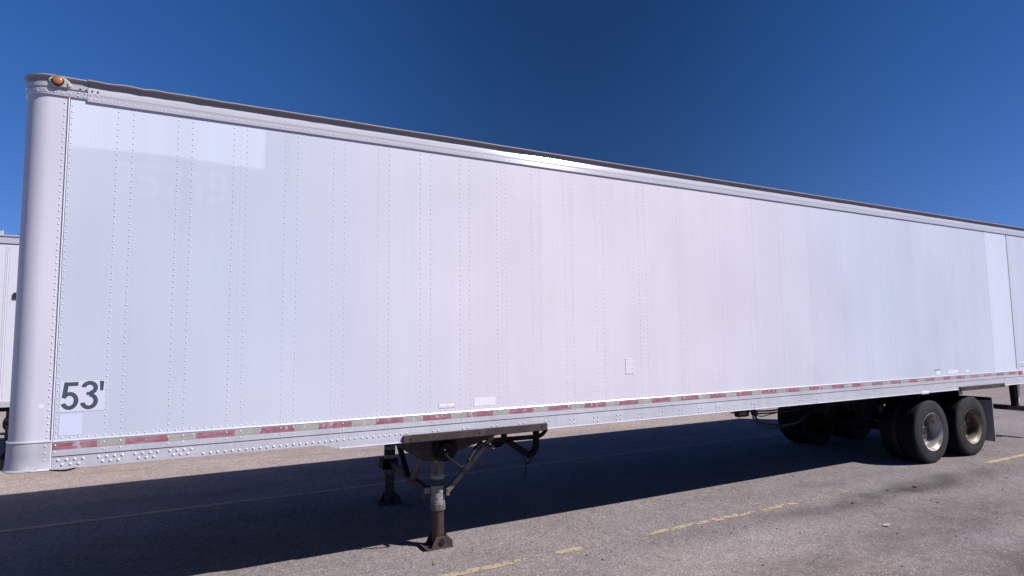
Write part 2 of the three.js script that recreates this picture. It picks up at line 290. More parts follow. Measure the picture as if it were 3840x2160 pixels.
// nose path: front seam, round the near corner, across the front, round the far corner
const nosePath = (xs) => {
  const p = [[xs, 0, 0, 1]]; const n = 14;
  for (let i = 0; i <= n; i++) { const a = i / n * Math.PI / 2; p.push([XC - R * Math.sin(a), -R + R * Math.cos(a), -Math.sin(a), Math.cos(a)]); }
  for (let i = n; i >= 0; i--) { const a = i / n * Math.PI / 2; p.push([XC - R * Math.sin(a), ZF + R - R * Math.cos(a), -Math.sin(a), -Math.cos(a)]); }
  p.push([xs, ZF, 0, -1]); return p.reverse();
};
const straight = (x0, x1, step = 0.4) => { const n = Math.max(1, Math.round((x1 - x0) / step)), p = []; for (let i = 0; i <= n; i++) p.push([x0 + (x1 - x0) * i / n, 0, 0, 1]); return p; };
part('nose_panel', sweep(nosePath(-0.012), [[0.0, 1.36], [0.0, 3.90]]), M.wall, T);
part('nose_skirt', sweep(nosePath(-0.010), [[-0.012, 1.158], [0.020, 1.158], [0.024, 1.163], [0.020, 1.170], [0.015, 1.175], [0.009, 1.25], [0.010, 1.262], [0.008, 1.36], [-0.003, 1.362]], (x, z, o, y, j) => [0.004 * (vnoise(x * 6 + 3, z * 6, 401) - 0.5), j < 5 ? 0.006 * (vnoise(x * 9, z * 9 + 5, 402) - 0.5) : 0]), M.skirt, T);
part('nose_bead', sweep(nosePath(-0.010), [[-0.002, 1.354], [0.007, 1.355], [0.0115, 1.358], [0.0125, 1.362], [0.010, 1.366], [0.005, 1.3685], [-0.002, 1.369]]), M.bead, T);
part('nose_rail', sweep(nosePath(0.102), [[0, 3.886], [0.010, 3.886], [0.012, 3.890], [0.012, 3.934], [0.004, 3.938], [0.004, 3.944], [0.015, 3.947], [0.016, 3.978], [0.006, 3.984], [0.002, 3.985]]), M.rail, T);
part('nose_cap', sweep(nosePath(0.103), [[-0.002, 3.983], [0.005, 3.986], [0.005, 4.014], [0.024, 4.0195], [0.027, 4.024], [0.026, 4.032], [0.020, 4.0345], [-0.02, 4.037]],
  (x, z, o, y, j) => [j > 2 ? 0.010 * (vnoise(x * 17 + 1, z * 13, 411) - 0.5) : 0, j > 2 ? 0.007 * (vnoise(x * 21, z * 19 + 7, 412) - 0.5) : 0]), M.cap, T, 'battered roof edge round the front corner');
// side sheets between posts, each lapping its neighbour
const posts = [0]; for (let u = 8; u <= 96; u += 8) posts.push(u); for (let u = 108; u <= 304; u += 12) posts.push(u);   // second rivet column of each post
const laps = [0]; { let c = 0; for (let i = 1; i < posts.length; i++) if (++c === (posts[i] <= 96 ? 3 : 2)) { laps.push(posts[i] - 1); c = 0; } }
const lx = laps.map((u) => u * RV).filter((x) => x < 13.2); lx[0] = 0.0; lx.push(13.33, 14.105, 15.80);
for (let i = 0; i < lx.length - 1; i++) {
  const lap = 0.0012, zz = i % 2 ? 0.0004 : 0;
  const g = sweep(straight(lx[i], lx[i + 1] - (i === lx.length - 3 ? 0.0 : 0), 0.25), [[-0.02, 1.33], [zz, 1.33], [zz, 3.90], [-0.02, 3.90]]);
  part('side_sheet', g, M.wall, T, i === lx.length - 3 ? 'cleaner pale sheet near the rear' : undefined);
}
part('far_side_wall', boxUV(box(XC, X1, 1.2, 3.99, ZF, ZF + 0.03, 0)), M.white, T);
part('roof', boxUV(box(XC, X1, 4.0, 4.028, ZF + 0.01, -0.012, 0)), M.roof, T);
part('roof_nose', (() => { const s = new THREE.Shape(nosePath(XC).map(([x, z]) => new THREE.Vector2(x, -z))); const g = new THREE.ShapeGeometry(s); g.rotateX(-Math.PI / 2); g.translate(0, 4.027, 0); return g; })(), M.roof, T);
part('floor', boxUV(box(XC, X1, 1.18, 1.33, ZF + 0.03, -0.035, 0)), M.dark, T);
for (let x = 2.3; x < 15.7; x += 0.31) part('crossmember', boxUV(box(x, x + 0.05, 1.13, 1.18, ZF + 0.04, -0.04, 0)), M.dark, T);
part('rear_door', boxUV(box(X1 - 0.05, X1, 1.2, 3.95, ZF + 0.1, -0.1, 0.004)), M.white, T);
part('rear_frame', merge([box(X1 - 0.08, X1 + 0.01, 1.05, 4.02, -0.1, 0.012), box(X1 - 0.08, X1 + 0.01, 1.05, 4.02, ZF - 0.012, ZF + 0.1), box(X1 - 0.08, X1 + 0.01, 1.05, 1.2, ZF + 0.1, -0.1)]), M.rail, T);
part('seam_strip', merge([box(-0.0125, -0.0035, 1.165, 3.886, -0.004, 0.0085, 0.003)]), M.white, T);
part('seam_strip', boxUV(box(14.100, 14.112, 1.40, 3.872, -0.004, 0.006, 0.002)), std({ color: C3(0.36, 0.31, 0.29), roughness: 0.6 }), T, 'brownish joint near the rear');
// top rail
const railProfile = [[0.001, 3.868], [0.012, 3.868], [0.014, 3.8705], [0.0143, 3.890], [0.0138, 3.908], [0.0128, 3.922], [0.0145, 3.926], [0.0140, 3.932], [0.0112, 3.950], [0.0074, 3.967], [0.0024, 3.984], [0.001, 3.9875]];
const capProfile = [[-0.004, 3.9865], [0.002, 3.988], [0.002, 4.018], [0.032, 4.0225], [0.035, 4.025], [0.035, 4.031], [0.031, 4.034], [-0.02, 4.036]];
const railWob = (x, z, o, y, j) => (j > 6 && j < 10 ? [0.0012 * (vnoise(x * 1.7, j, 425) - 0.5), 0] : [0, 0]);
const lipWob = (x, z, o, y, j) => (j > 2 ? [0.004 * (vnoise(x * 9, 2, 421) - 0.5) + 0.008 * sstep(1.6, 0.2, x) * (vnoise(x * 16, 1, 422) - 0.5), 0.003 * (vnoise(x * 3, 5, 424) - 0.5) + 0.012 * sstep(1.5, 0.2, x) * (vnoise(x * 19, 3, 423) - 0.5)] : [0, 0]);
part('top_rail', sweep(straight(0.104, 14.128, 0.12), railProfile, railWob), M.rail, T);
part('top_rail', sweep(straight(14.133, X1, 0.3), railProfile, railWob), M.rail, T);
part('roof_cap', sweep(straight(0.104, 14.128, 0.06), capProfile, lipWob), M.cap, T, 'brownish grey overhanging roof edge above the top rail');
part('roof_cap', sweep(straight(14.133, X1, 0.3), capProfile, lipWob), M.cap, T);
// skirt (bottom rail)
const skirt = (x0, x1, low) => sweep(straight(x0, x1, 0.25), [[-0.05, low ? 1.120 : 1.163], ...(low ? [[0.013, 1.1175], [0.016, 1.120], [0.016, 1.1235], [0.012, 1.126], [0.005, 1.1275]] : [[0.004, 1.163]]), [0.004, 1.247], [-0.003, 1.249], [-0.003, 1.2545], [0.009, 1.256], [0.009, 1.352]], (x, z, o, y, j) => [0.0015 * (vnoise(x * 2.2, j, 431) - 0.5), 0]);
part('bottom_rail', sweep(straight(-0.001, 1.84, 0.25), [[-0.05, 1.163], [0.004, 1.163], [0.004, 1.247], [-0.003, 1.249], [-0.003, 1.2545], [0.009, 1.256], [0.009, 1.352]]), M.skirt, T);
part('bottom_rail', prism([[1.84, 1.163], [2.0, 1.121], [2.0, 1.247], [1.84, 1.247]], -0.01, 0.004, 0.001), M.skirt, T);
part('bottom_rail', sweep(straight(1.84, 2.0, 0.1), [[-0.003, 1.247], [-0.003, 1.2545], [0.009, 1.256], [0.009, 1.352]]), M.skirt, T);
part('bottom_rail', skirt(2.0, 13.6, true), M.skirt, T);
part('bottom_rail', skirt(13.603, X1, true), M.skirt, T);
part('rail_bead', sweep(straight(-0.001, 14.10, 0.5), [[-0.002, 1.351], [0.009, 1.352], [0.0125, 1.355], [0.0135, 1.359], [0.011, 1.3635], [0.005, 1.366], [-0.002, 1.3665]]), M.bead, T);
part('rail_bead', sweep(straight(14.105, X1, 0.5), [[-0.002, 1.351], [0.009, 1.352], [0.0125, 1.355], [0.0135, 1.359], [0.011, 1.3635], [0.005, 1.366], [-0.002, 1.3665]]), M.bead, T);
// rivets
{
  const list = [], head = (r, h) => { const g = new THREE.SphereGeometry(r, 8, 3, 0, Math.PI * 2, 0, Math.PI / 2); g.scale(1, h / r, 1); g.rotateX(Math.PI / 2); return g; };
  const small = head(0.0066, 0.0040), tiny = head(0.0056, 0.0030);
  const at = (g, x, y, z) => { const c = g.clone(); c.translate(x, y, z); list.push(c); };
  const dy = 2.4495 / 51;
  for (const p of posts) for (const u of p ? [p - 2, p] : [0]) { const x = u === 0 ? 0.014 : u * RV; if (x > 15.7) continue; for (let k = 1; k <= 51; k++) at(tiny, x, 1.38 + k * dy + (hash(u, k, 7) - 0.5) * 0.004, 0.0005); }
  for (let k = 0; k <= 52; k++) at(small, -0.034, 1.39 + k * dy, 0);
  for (let u = 0; u <= 310; u++) at(small, u === 0 ? 0.014 : u * RV, 1.382, 0);
  for (let u = 3; u <= 310; u++) at(small, u * RV, 3.894, 0.013);
  for (const p of posts) for (const u of p ? [p - 2, p] : [0.3]) { if (u * RV > 15.7) continue; at(small, u * RV, 1.333, 0.0105); at(small, u * RV, 1.284, 0.009); }
  for (const u of [56, 58, 60, 62]) { at(small, u * RV, 1.333, 0.0105); at(small, u * RV, 1.284, 0.009); }
  for (const y of [1.332, 1.285, 1.235, 1.206]) at(small, -0.042, y, 0.009);
  for (let x = -0.075; x > -0.2; x -= 0.05) { }
  for (const x of [-0.195, -0.145, -0.095, -0.045, -0.002]) { const a = x < XC ? Math.asin((XC - x) / R) : 0; const g = small.clone(); g.rotateY(-a); g.translate(x - 0.012 * Math.sin(a), 3.908, x < XC ? -R + (R + 0.012) * Math.cos(a) : 0.012); list.push(g); }
  for (const [x, y] of [[0.049, 3.928], [0.047, 3.903], [0.088, 3.928], [0.084, 3.902], [0.124, 3.922], [0.122, 3.893], [0.168, 3.921]]) at(small, x, y, 0.013);
  for (const x of [13.40, 14.06, 14.16]) for (let k = 1; k <= 51; k++) at(tiny, x, 1.38 + k * dy, 0.0005);
  const m = part('rivet', mergeGeometries(list), M.rivet, T); m.userData.kind = 'stuff';
}
// bolts of the bottom rail, one by one
{
  const g0 = new THREE.SphereGeometry(0.0098, 10, 4, 0, Math.PI * 2, 0, Math.PI / 2); g0.scale(1, 0.7, 1); g0.rotateX(Math.PI / 2);
  const bolt = (x, y) => { const m = part('rail_bolt', g0, M.rivet, T); m.position.set(x, y, 0.004); };
  for (const x0 of [0.036, 0.276, 0.502, 0.728]) { for (let k = 0; k < 4; k++) bolt(x0 + k * 0.0484, 1.226); for (let k = 0; k < 3; k++) bolt(x0 + 0.0245 + k * 0.0484, 1.193); }
  for (let k = 0; k <= 32; k++) bolt(0.956 + k * 0.0517, 1.184 + 0.015 * k / 32);
  bolt(2.557, 1.148);
  for (let k = 0; k < 41; k++) { const x = 2.862 + k * 0.3062, y = 1.201 - 0.02 * sstep(5, 9, x); if (x > 13.5) break; for (const d of [0, 0.0535]) { bolt(x + d, y); if ((x > 4.1 && x < 12.0)) bolt(x + d, y - 0.047); } }
  for (let x = 13.62; x < 14.1; x += 0.075) { bolt(x, 1.215); bolt(x, 1.165); }
}
// reflective strips
{
  const starts = [0.001, 0.436, 0.898, 1.364, 1.828, 2.295, 2.762, 3.205, 3.663, 4.12, 4.575, 5.032, 5.507, 5.952, 6.414, 6.876, 7.338, 7.805, 8.274, 8.752, 9.226, 9.7, 10.166, 10.638, 11.105, 11.567, 12.015, 12.467, 12.899, 13.332, 13.764, 14.12];
  starts.forEach((x, i) => {
    const red = i === 31 ? 0 : 0.279 * (x > 9 ? 0.93 : 1), end = i === 31 ? 14.12 : starts[i + 1];
    const strip = (a, b, mat, label) => { const g = boxUV(box(a, b, 1.301, 1.3475, 0.0085, 0.0102, 0)); part('reflective_strip', g, mat, T, label); };
    if (red) strip(x, x + (i === 0 ? 0.262 : red), i === 27 || i === 28 ? M.tapeRedFaded : M.tapeRed, i === 27 || i === 28 ? 'faded pink strip' : undefined);
    if (red) strip(x + (i === 0 ? 0.262 : red), end, M.tapeWhite);
  });
}
// markings and stickers
function printed(name, x0, x1, y0, y1, z, w, h, draw, label, rough = 0.5) {
  const c = document.createElement('canvas'); c.width = w; c.height = h; const q = c.getContext('2d'); draw(q, w, h);
  const t = new THREE.CanvasTexture(c); t.colorSpace = THREE.SRGBColorSpace;
  const g = new THREE.BoxGeometry(x1 - x0, y1 - y0, 0.0008); const m = part(name, g, [M.white, M.white, M.white, M.white, std({ map: t, color: C3(1, 1, 1), roughness: rough }), M.white][4] && std({ map: t, color: C3(1, 1, 1), roughness: rough }), T, label);
  m.position.set((x0 + x1) / 2, (y0 + y1) / 2, z); return m;
}
printed('length_sign', 0.026, 0.298, 1.562, 1.782, 0.0012, 1088, 880, (q, w, h) => {
  const s = w / 0.272;                                        // px per metre
  q.fillStyle = 'rgb(207,207,222)'; q.fillRect(0, 0, w, h);
  const X = (x) => (x - 0.026) * s, Y = (y) => (1.782 - y) * s;
  q.strokeStyle = q.fillStyle = 'rgb(62,76,92)'; q.lineWidth = 0.0285 * s; q.lineCap = 'butt';
  // 5
  q.beginPath(); q.moveTo(X(0.1325), Y(1.7595)); q.lineTo(X(0.0545), Y(1.7595)); q.stroke();
  q.beginPath(); q.moveTo(X(0.0635), Y(1.7735)); q.lineTo(X(0.0530), Y(1.672)); q.stroke();
  q.beginPath(); q.moveTo(X(0.040), Y(1.674)); q.lineTo(X(0.062), Y(1.674)); q.lineTo(X(0.066), Y(1.69)); q.lineTo(X(0.042), Y(1.69)); q.fill();
  q.beginPath(); q.ellipse(X(0.0835), Y(1.6400), 0.0395 * s, 0.0500 * s, 0, -Math.PI * 0.86, Math.PI * 0.88); q.stroke();
  // 3
  q.beginPath(); q.ellipse(X(0.2010), Y(1.7280), 0.0365 * s, 0.0365 * s, 0, -Math.PI * 0.95, Math.PI * 0.5); q.stroke();
  q.beginPath(); q.ellipse(X(0.2005), Y(1.6325), 0.0405 * s, 0.0455 * s, 0, -Math.PI * 0.5, Math.PI * 0.93); q.stroke();
  q.fillRect(X(0.183), Y(1.699), 0.022 * s, 0.0225 * s);
  // '
  q.beginPath(); q.moveTo(X(0.2615), Y(1.776)); q.lineTo(X(0.2885), Y(1.776)); q.lineTo(X(0.2850), Y(1.706)); q.lineTo(X(0.2650), Y(1.706)); q.fill();
  // wear
  for (let i = 0; i < 260; i++) { q.fillStyle = `rgba(205,205,215,${0.05 + rnd() * 0.1})`; q.fillRect(rnd() * w, rnd() * h, 2 + rnd() * 22, 2 + rnd() * 10); }
}, 'black 53 foot length marking on a pale square');
printed('bare_patch', 0.030, 0.166, 1.395, 1.545, 0.0012, 128, 128, (q, w, h) => { q.fillStyle = 'rgb(203,207,229)'; q.fillRect(0, 0, w, h); for (let i = 0; i < 40; i++) { q.fillStyle = `rgba(222,220,232,${rnd() * 0.3})`; q.fillRect(rnd() * w, rnd() * h, 20 * rnd(), 5 * rnd()); } }, 'pale square left by a removed sticker');
printed('sticker', 2.922, 3.086, 1.403, 1.452, 0.0014, 512, 154, (q, w, h) => {
  q.fillStyle = 'rgb(238,232,240)'; q.fillRect(0, 0, w, h); q.strokeStyle = 'rgb(95,85,105)'; q.lineWidth = 9; q.strokeRect(7, 7, w - 14, h - 14);
  q.fillStyle = 'rgb(165,155,170)'; for (let i = 0; i < 7; i++) q.fillRect(182 + i * 22, 48, 15, 20);
  q.fillStyle = 'rgb(110,100,118)'; let x = 34; for (const n of [7, 10, 3, 2]) { for (let i = 0; i < n; i++) { q.fillRect(x, 102, 13, 20); x += 17.5; } x += 22; }
}, 'small bordered notice sticker');
printed('blank_sticker', 3.286, 3.519, 1.402, 1.482, 0.0014, 64, 32, (q, w, h) => { q.fillStyle = 'rgb(227,221,234)'; q.fillRect(0, 0, w, h); }, 'blank white rectangular sticker');
printed('white_tag', 10.97, 11.175, 1.106, 1.156, 0.010, 64, 32, (q, w, h) => { q.fillStyle = 'rgb(228,224,230)'; q.fillRect(0, 0, w, h); }, 'white tag on the skirt');
printed('lower_sticker', 11.80, 12.10, 1.392, 1.450, 0.0014, 64, 32, (q, w, h) => { q.fillStyle = 'rgb(222,219,232)'; q.fillRect(0, 0, w, h); q.fillStyle = 'rgb(226,212,224)'; q.fillRect(10, 8, 30, 12); });
printed('lower_sticker', 12.335, 12.46, 1.392, 1.440, 0.0014, 64, 32, (q, w, h) => { q.fillStyle = 'rgb(222,219,232)'; q.fillRect(0, 0, w, h); });
printed('lower_sticker', 11.44, 11.575, 1.392, 1.448, 0.0014, 64, 32, (q, w, h) => { q.fillStyle = 'rgb(222,219,232)'; q.fillRect(0, 0, w, h); });
printed('dark_label', 11.405, 11.575, 1.462, 1.472, 0.0014, 64, 8, (q, w, h) => { q.fillStyle = 'rgb(105,88,95)'; q.fillRect(0, 0, w, h); q.fillStyle = 'rgb(135,95,95)'; q.fillRect(30, 0, 20, h); });
printed('unit_number', 14.20, 14.62, 1.395, 1.512, 0.0014, 640, 192, (q, w, h) => {
  q.fillStyle = 'rgb(226,224,232)'; q.fillRect(0, 0, w, h); q.fillStyle = 'rgb(92,92,104)'; q.save(); q.translate(8, 158); q.scale(0.93, 1.15); q.font = '700 150px sans-serif'; q.fillText('S35206', 0, 0); q.restore();
}, 'dark unit number near the rear');
{
  const g = group('patch_plate', T); g.userData.label = 'small white riveted repair plate';
  part('plate', boxUV(box(5.150, 5.256, 1.640, 1.816, -0.001, 0.003, 0.0008)), std({ color: C3(0.68, 0.64, 0.72), roughness: 0.5 }), g);
  const h0 = new THREE.SphereGeometry(0.006, 8, 3, 0, Math.PI * 2, 0, Math.PI / 2); h0.rotateX(Math.PI / 2);
  for (const [x, y] of [[5.158, 1.808], [5.203, 1.808], [5.247, 1.808], [5.158, 1.757], [5.158, 1.701], [5.158, 1.648], [5.203, 1.648], [5.247, 1.648], [5.247, 1.762], [5.247, 1.706]]) { const m = part('rivet', h0, M.rivet, g); m.position.set(x, y, 0.003); m.scale.z = 0.6; }
}
part('pale_spot', (() => { const g = new THREE.CylinderGeometry(0.016, 0.016, 0.0012, 24); g.rotateX(Math.PI / 2); g.translate(-0.079, 1.611, 0.0004); return g; })(), std({ color: C3(0.72, 0.72, 0.80), roughness: 0.5 }), T);
// corner marker lamp
{
  const g = group('marker_lamp', T); g.userData.label = 'round amber marker lamp in an oval bracket at the top front corner';
  const s = new THREE.Shape(); s.moveTo(-0.062, 0.008); s.bezierCurveTo(-0.052, 0.040, -0.02, 0.047, 0.008, 0.046); s.bezierCurveTo(0.045, 0.044, 0.086, 0.012, 0.088, -0.014); s.bezierCurveTo(0.086, -0.032, 0.06, -0.034, 0.03, -0.034); s.bezierCurveTo(-0.01, -0.036, -0.06, -0.03, -0.062, 0.008);
  const b = new THREE.ExtrudeGeometry(s, { depth: 0.012, bevelEnabled: true, bevelSize: 0.006, bevelThickness: 0.008, bevelSegments: 3, curveSegments: 16 });
  part('bracket', b, std({ color: C3(0.46, 0.45, 0.40), roughness: 0.6 }), g);
  const ring = new THREE.CylinderGeometry(0.041, 0.044, 0.022, 28); ring.rotateX(Math.PI / 2); ring.translate(0, 0.004, 0.026); part('gasket', ring, M.black, g);
  const lens = new THREE.SphereGeometry(0.036, 28, 10, 0, Math.PI * 2, 0, Math.PI / 2); lens.scale(1, 0.42, 1); lens.rotateX(Math.PI / 2); lens.translate(0, 0.004, 0.036); part('lens', lens, M.lensOrange, g);
  const hole = new THREE.CylinderGeometry(0.006, 0.006, 0.004, 14); hole.rotateX(Math.PI / 2);
  for (const [x, y] of [[-0.05, 0.006], [0.066, -0.010], [0.070, -0.024]]) { const m = part('screw_hole', hole, M.black, g); m.position.set(x, y, 0.0195); }
  g.position.set(-0.076, 3.984, 0.010); g.rotation.set(0, -0.06, -0.09); g.scale.set(0.88, 0.86, 0.9);
  const dot = new THREE.CylinderGeometry(0.0065, 0.0065, 0.003, 16); dot.rotateX(Math.PI / 2);
  for (const [x, y] of [[0.058, 3.954], [0.094, 3.953], [0.132, 3.955], [0.168, 3.954]]) { const m = part('bolt_hole', dot, M.black, T); m.position.set(x, y, x < 0.102 ? 0.0165 : 0.0135); if (x > 0.102) m.rotation.x = -0.32; }
}
part('light_reflector', boxUV(box(14.145, 14.275, 1.298, 1.350, 0.004, 0.02, 0.005)), M.lensRed, T, 'orange red rear side reflector');
part('white_marker', boxUV(box(14.285, 14.55, 1.298, 1.350, 0.006, 0.012, 0.002)), M.white, T);
// rub rails
const rub = (x0, x1, y0, y1) => {
  const g = group('rub_rail', T); g.userData.label = 'brown rusty steel rub rail on the skirt';
  part('rail', merge([box(x0, x1, y0 - 0.004, y1, 0.0045, 0.034, 0.005), box(x0, x1, y0 - 0.008, y0 + 0.004, -0.12, 0.03, 0.002)]), M.rust, g);
  const h = new THREE.CylinderGeometry(0.012, 0.012, 0.006, 16); h.rotateX(Math.PI / 2);
  for (const f of [0.05, 0.5, 0.96]) { const m = part('bolt', h, M.rust, g); m.position.set(x0 + (x1 - x0) * f, (y0 + y1) / 2 + 0.005, 0.0365); }
};
rub(2.571, 4.096, 1.119, 1.184); rub(12.085, 13.55, 1.108, 1.166);

// ---------------------------------------------------------------- landing gear
function landingLeg(parent, x, z) {
  const g = group('landing_leg', parent); g.position.set(x, 0, z);
  const outer = new THREE.LatheGeometry([[0.066, 0.365], [0.069, 0.37], [0.069, 1.13]].map(([r, y]) => new THREE.Vector2(r, y)), 36);
  part('outer_tube', boxUV(outer), M.leg, g);
  part('collar', boxUV(new THREE.LatheGeometry([[0.06, 0.358], [0.073, 0.358], [0.076, 0.364], [0.076, 0.418], [0.073, 0.425], [0.068, 0.427]].map(([r, y]) => new THREE.Vector2(r, y)), 36)), M.leg, g);
  part('inner_tube', boxUV(cyl([0, 0.06, 0], [0, 0.37, 0], 0.0615, 0.0615, 32)), M.inner, g);
  part('sunlit_band', boxUV(new THREE.LatheGeometry([[0.0692, 0.664], [0.0703, 0.666], [0.0703, 0.70], [0.0692, 0.702]].map(([r, y]) => new THREE.Vector2(r, y)), 36)), M.legSunlit, g);  // sunlight on the grey tube, painted as a paler ring
  part('black_band', boxUV(new THREE.LatheGeometry([[0.0692, 0.598], [0.0706, 0.60], [0.0706, 0.662], [0.0692, 0.664]].map(([r, y]) => new THREE.Vector2(r, y)), 36)), M.black, g);
  part('sunlit_paint_band', boxUV(new THREE.LatheGeometry([[0.0692, 0.43], [0.0699, 0.432], [0.0699, 0.597], [0.0692, 0.599]].map(([r, y]) => new THREE.Vector2(r, y)), 36)), M.legSunlit, g, 'chipped grey paint band, sunlight put into its pale colour');
  // shoe: base plate with turned-up ends, two cheek plates and a pin
  const trap = [[-0.105, 0.014], [0.125, 0.014], [0.118, 0.062], [0.058, 0.118], [-0.052, 0.118]];
  const s = group('sand_shoe', g);
  part('base_plate', merge([box(-0.13, 0.13, 0.001, 0.014, -0.13, 0.095, 0.003), prism([[-0.127, 0.001], [-0.163, 0.020], [-0.166, 0.032], [-0.127, 0.014]], -0.13, 0.095, 0.001)]), M.rust, s);
  part('cheek_plate', boxUV(prism(trap, 0.078, 0.090, 0.002)), M.rust, s); part('cheek_plate', boxUV(prism(trap, -0.090, -0.078, 0.002)), M.rust, s);
  part('end_plate', boxUV(prism([[0.121, 0.014], [0.129, 0.014], [0.126, 0.065], [0.066, 0.122], [0.060, 0.115], [0.118, 0.061]], -0.077, 0.077, 0.001)), M.rust, s);
  part('pin', merge([cyl([0.006, 0.062, -0.1], [0.006, 0.062, 0.102], 0.016), cyl([0.006, 0.062, 0.088], [0.006, 0.062, 0.098], 0.031)]), M.dark, s);
  return g;
}
landingLeg(T, 3.073, -0.425); landingLeg(T, 3.128, -2.27);
part('wing_plate', boxUV(prism([[2.52, 1.16], [2.555, 1.075], [2.71, 0.975], [2.872, 0.872], [2.96, 0.866], [3.05, 0.875], [3.10, 0.905], [3.60, 1.036], [3.68, 1.066], [3.78, 1.085], [3.80, 1.16]], -0.285, -0.272, 0.003)), M.plate, T, 'dark rusty wing plate above the landing leg');
part('wing_plate', boxUV(prism([[2.56, 1.16], [2.60, 1.075], [2.76, 0.975], [2.93, 0.872], [3.10, 0.875], [3.65, 1.036], [3.80, 1.085], [3.84, 1.16]], -2.42, -2.407, 0.003)), M.plate, T);
part('gear_box', merge([cyl([3.085, 0.985, -0.272], [3.085, 0.985, -0.23], 0.135, 0.125, 32), cyl([3.075, 0.985, -0.23], [3.06, 0.98, -0.13], 0.088, 0.070, 28), cyl([3.04, 0.975, -0.13], [3.03, 0.97, -0.07], 0.022, 0.020, 16)]), M.dark, T);
part('crank_handle', merge([tube([[3.005, 0.968, -0.085], [3.06, 0.915, -0.085], [3.11, 0.873, -0.085], [3.17, 0.828, -0.085], [3.205, 0.820, -0.085], [3.24, 0.842, -0.085], [3.30, 0.930, -0.085], [3.365, 1.008, -0.085], [3.40, 1.022, -0.085]], 0.0115, 80, 10, 0.3)]), M.dark, T);
part('crank_grip', merge([tube([[3.262, 0.876, -0.085], [3.30, 0.932, -0.085], [3.36, 1.004, -0.085], [3.405, 1.025, -0.083]], 0.0205, 30, 12), cyl([3.395, 1.03, -0.083], [3.535, 0.955, -0.083], 0.019, 0.019, 14)]), M.black, T);
part('grease_fitting', boxUV(cyl([3.018, 1.0, -0.11], [3.014, 1.0, -0.075], 0.011, 0.007, 10)), M.chrome, T);
part('leg_brace', merge([bar([3.142, 0.535, -0.36], [3.632, 1.045, -0.30], 0.05, 0.032, [0, 0, 1])]), M.brace, T, 'tan diagonal brace of the near landing leg');
part('brace_foot', merge([box(3.128, 3.165, 0.50, 0.575, -0.40, -0.335, 0.004)]), M.leg, T);
part('cross_beam', merge([bar([3.13, 0.50, -2.2], [2.99, 0.548, -0.5], 0.055, 0.05), bar([3.13, 0.46, -2.2], [3.005, 0.50, -0.5], 0.012, 0.06)]), M.plate, T);
part('leg_bracket', merge([box(2.948, 3.045, 0.515, 0.576, -0.56, -0.462, 0.004), box(2.948, 2.958, 0.449, 0.515, -0.56, -0.462, 0.002)]), M.plate, T);
part('beam_end', merge([box(2.947, 3.044, 0.516, 0.575, -0.462, -0.452, 0.002)]), std({ color: C3(0.24, 0.22, 0.21), roughness: 0.6 }), T);  // pale sheet: sunlight on the upper bracket end put into the colour
part('leg_bracket', merge([box(3.02, 3.215, 0.43, 0.555, -2.36, -2.18, 0.004)]), M.dark, T);
part('strut', merge([bar([2.99, 0.56, -1.13], [2.99, 1.15, -1.75], 0.05, 0.06)]), M.dark, T);
part('strut', merge([bar([2.99, 0.56, -0.95], [2.99, 1.10, -0.33], 0.05, 0.045)]), M.brace, T);
// tyre carrier frame with hanging chain
{
  const g = group('tyre_carrier', T); g.userData.label = 'black steel carrier frame hung behind the landing leg';
  for (const z of [-0.92, -1.75]) {
    part('frame_bar', merge([bar([3.88, 0.893, z], [4.52, 0.882, z], 0.045, 0.048)]), M.dark, g);
    part('frame_bar', merge([bar([4.11, 0.88, z], [4.39, 0.690, z], 0.045, 0.068)]), M.dark, g);
    part('hoop', merge([tube([[4.512, 1.18, z], [4.512, 1.0, z], [4.510, 0.86, z], [4.502, 0.755, z], [4.455, 0.692, z], [4.385, 0.682, z]], 0.040, 50, 12)]), M.dark, g);
    part('hoop', merge([tube([[4.68, 1.15, z], [4.668, 1.0, z], [4.62, 0.92, z], [4.53, 0.875, z]], 0.024, 24, 10)]), M.dark, g);
  }
  const links = []; const run = (a, b, n) => { for (let i = 0; i < n; i++) { const p = V(a).lerp(V(b), (i + 0.5) / n), d = V(b).sub(V(a)); const L = d.length() / n; d.normalize(); const t = new THREE.TorusGeometry(0.011, 0.0034, 6, 12); t.scale(0.8, L / 0.024 * 1.15, 1); t.rotateY(i % 2 ? Math.PI / 2 : 0.3); t.applyQuaternion(new THREE.Quaternion().setFromUnitVectors(new THREE.Vector3(0, 1, 0), d)); t.translate(p.x, p.y, p.z); links.push(t); } };
  run([4.335, 0.70, -0.97], [4.398, 0.575, -0.97], 6); run([4.398, 0.575, -0.97], [4.43, 0.57, -0.97], 2); run([4.43, 0.57, -0.97], [4.485, 0.66, -0.97], 5); run([4.398, 0.575, -0.97], [4.393, 0.425, -0.97], 7);
  part('chain', merge(links), M.dark, g);
}
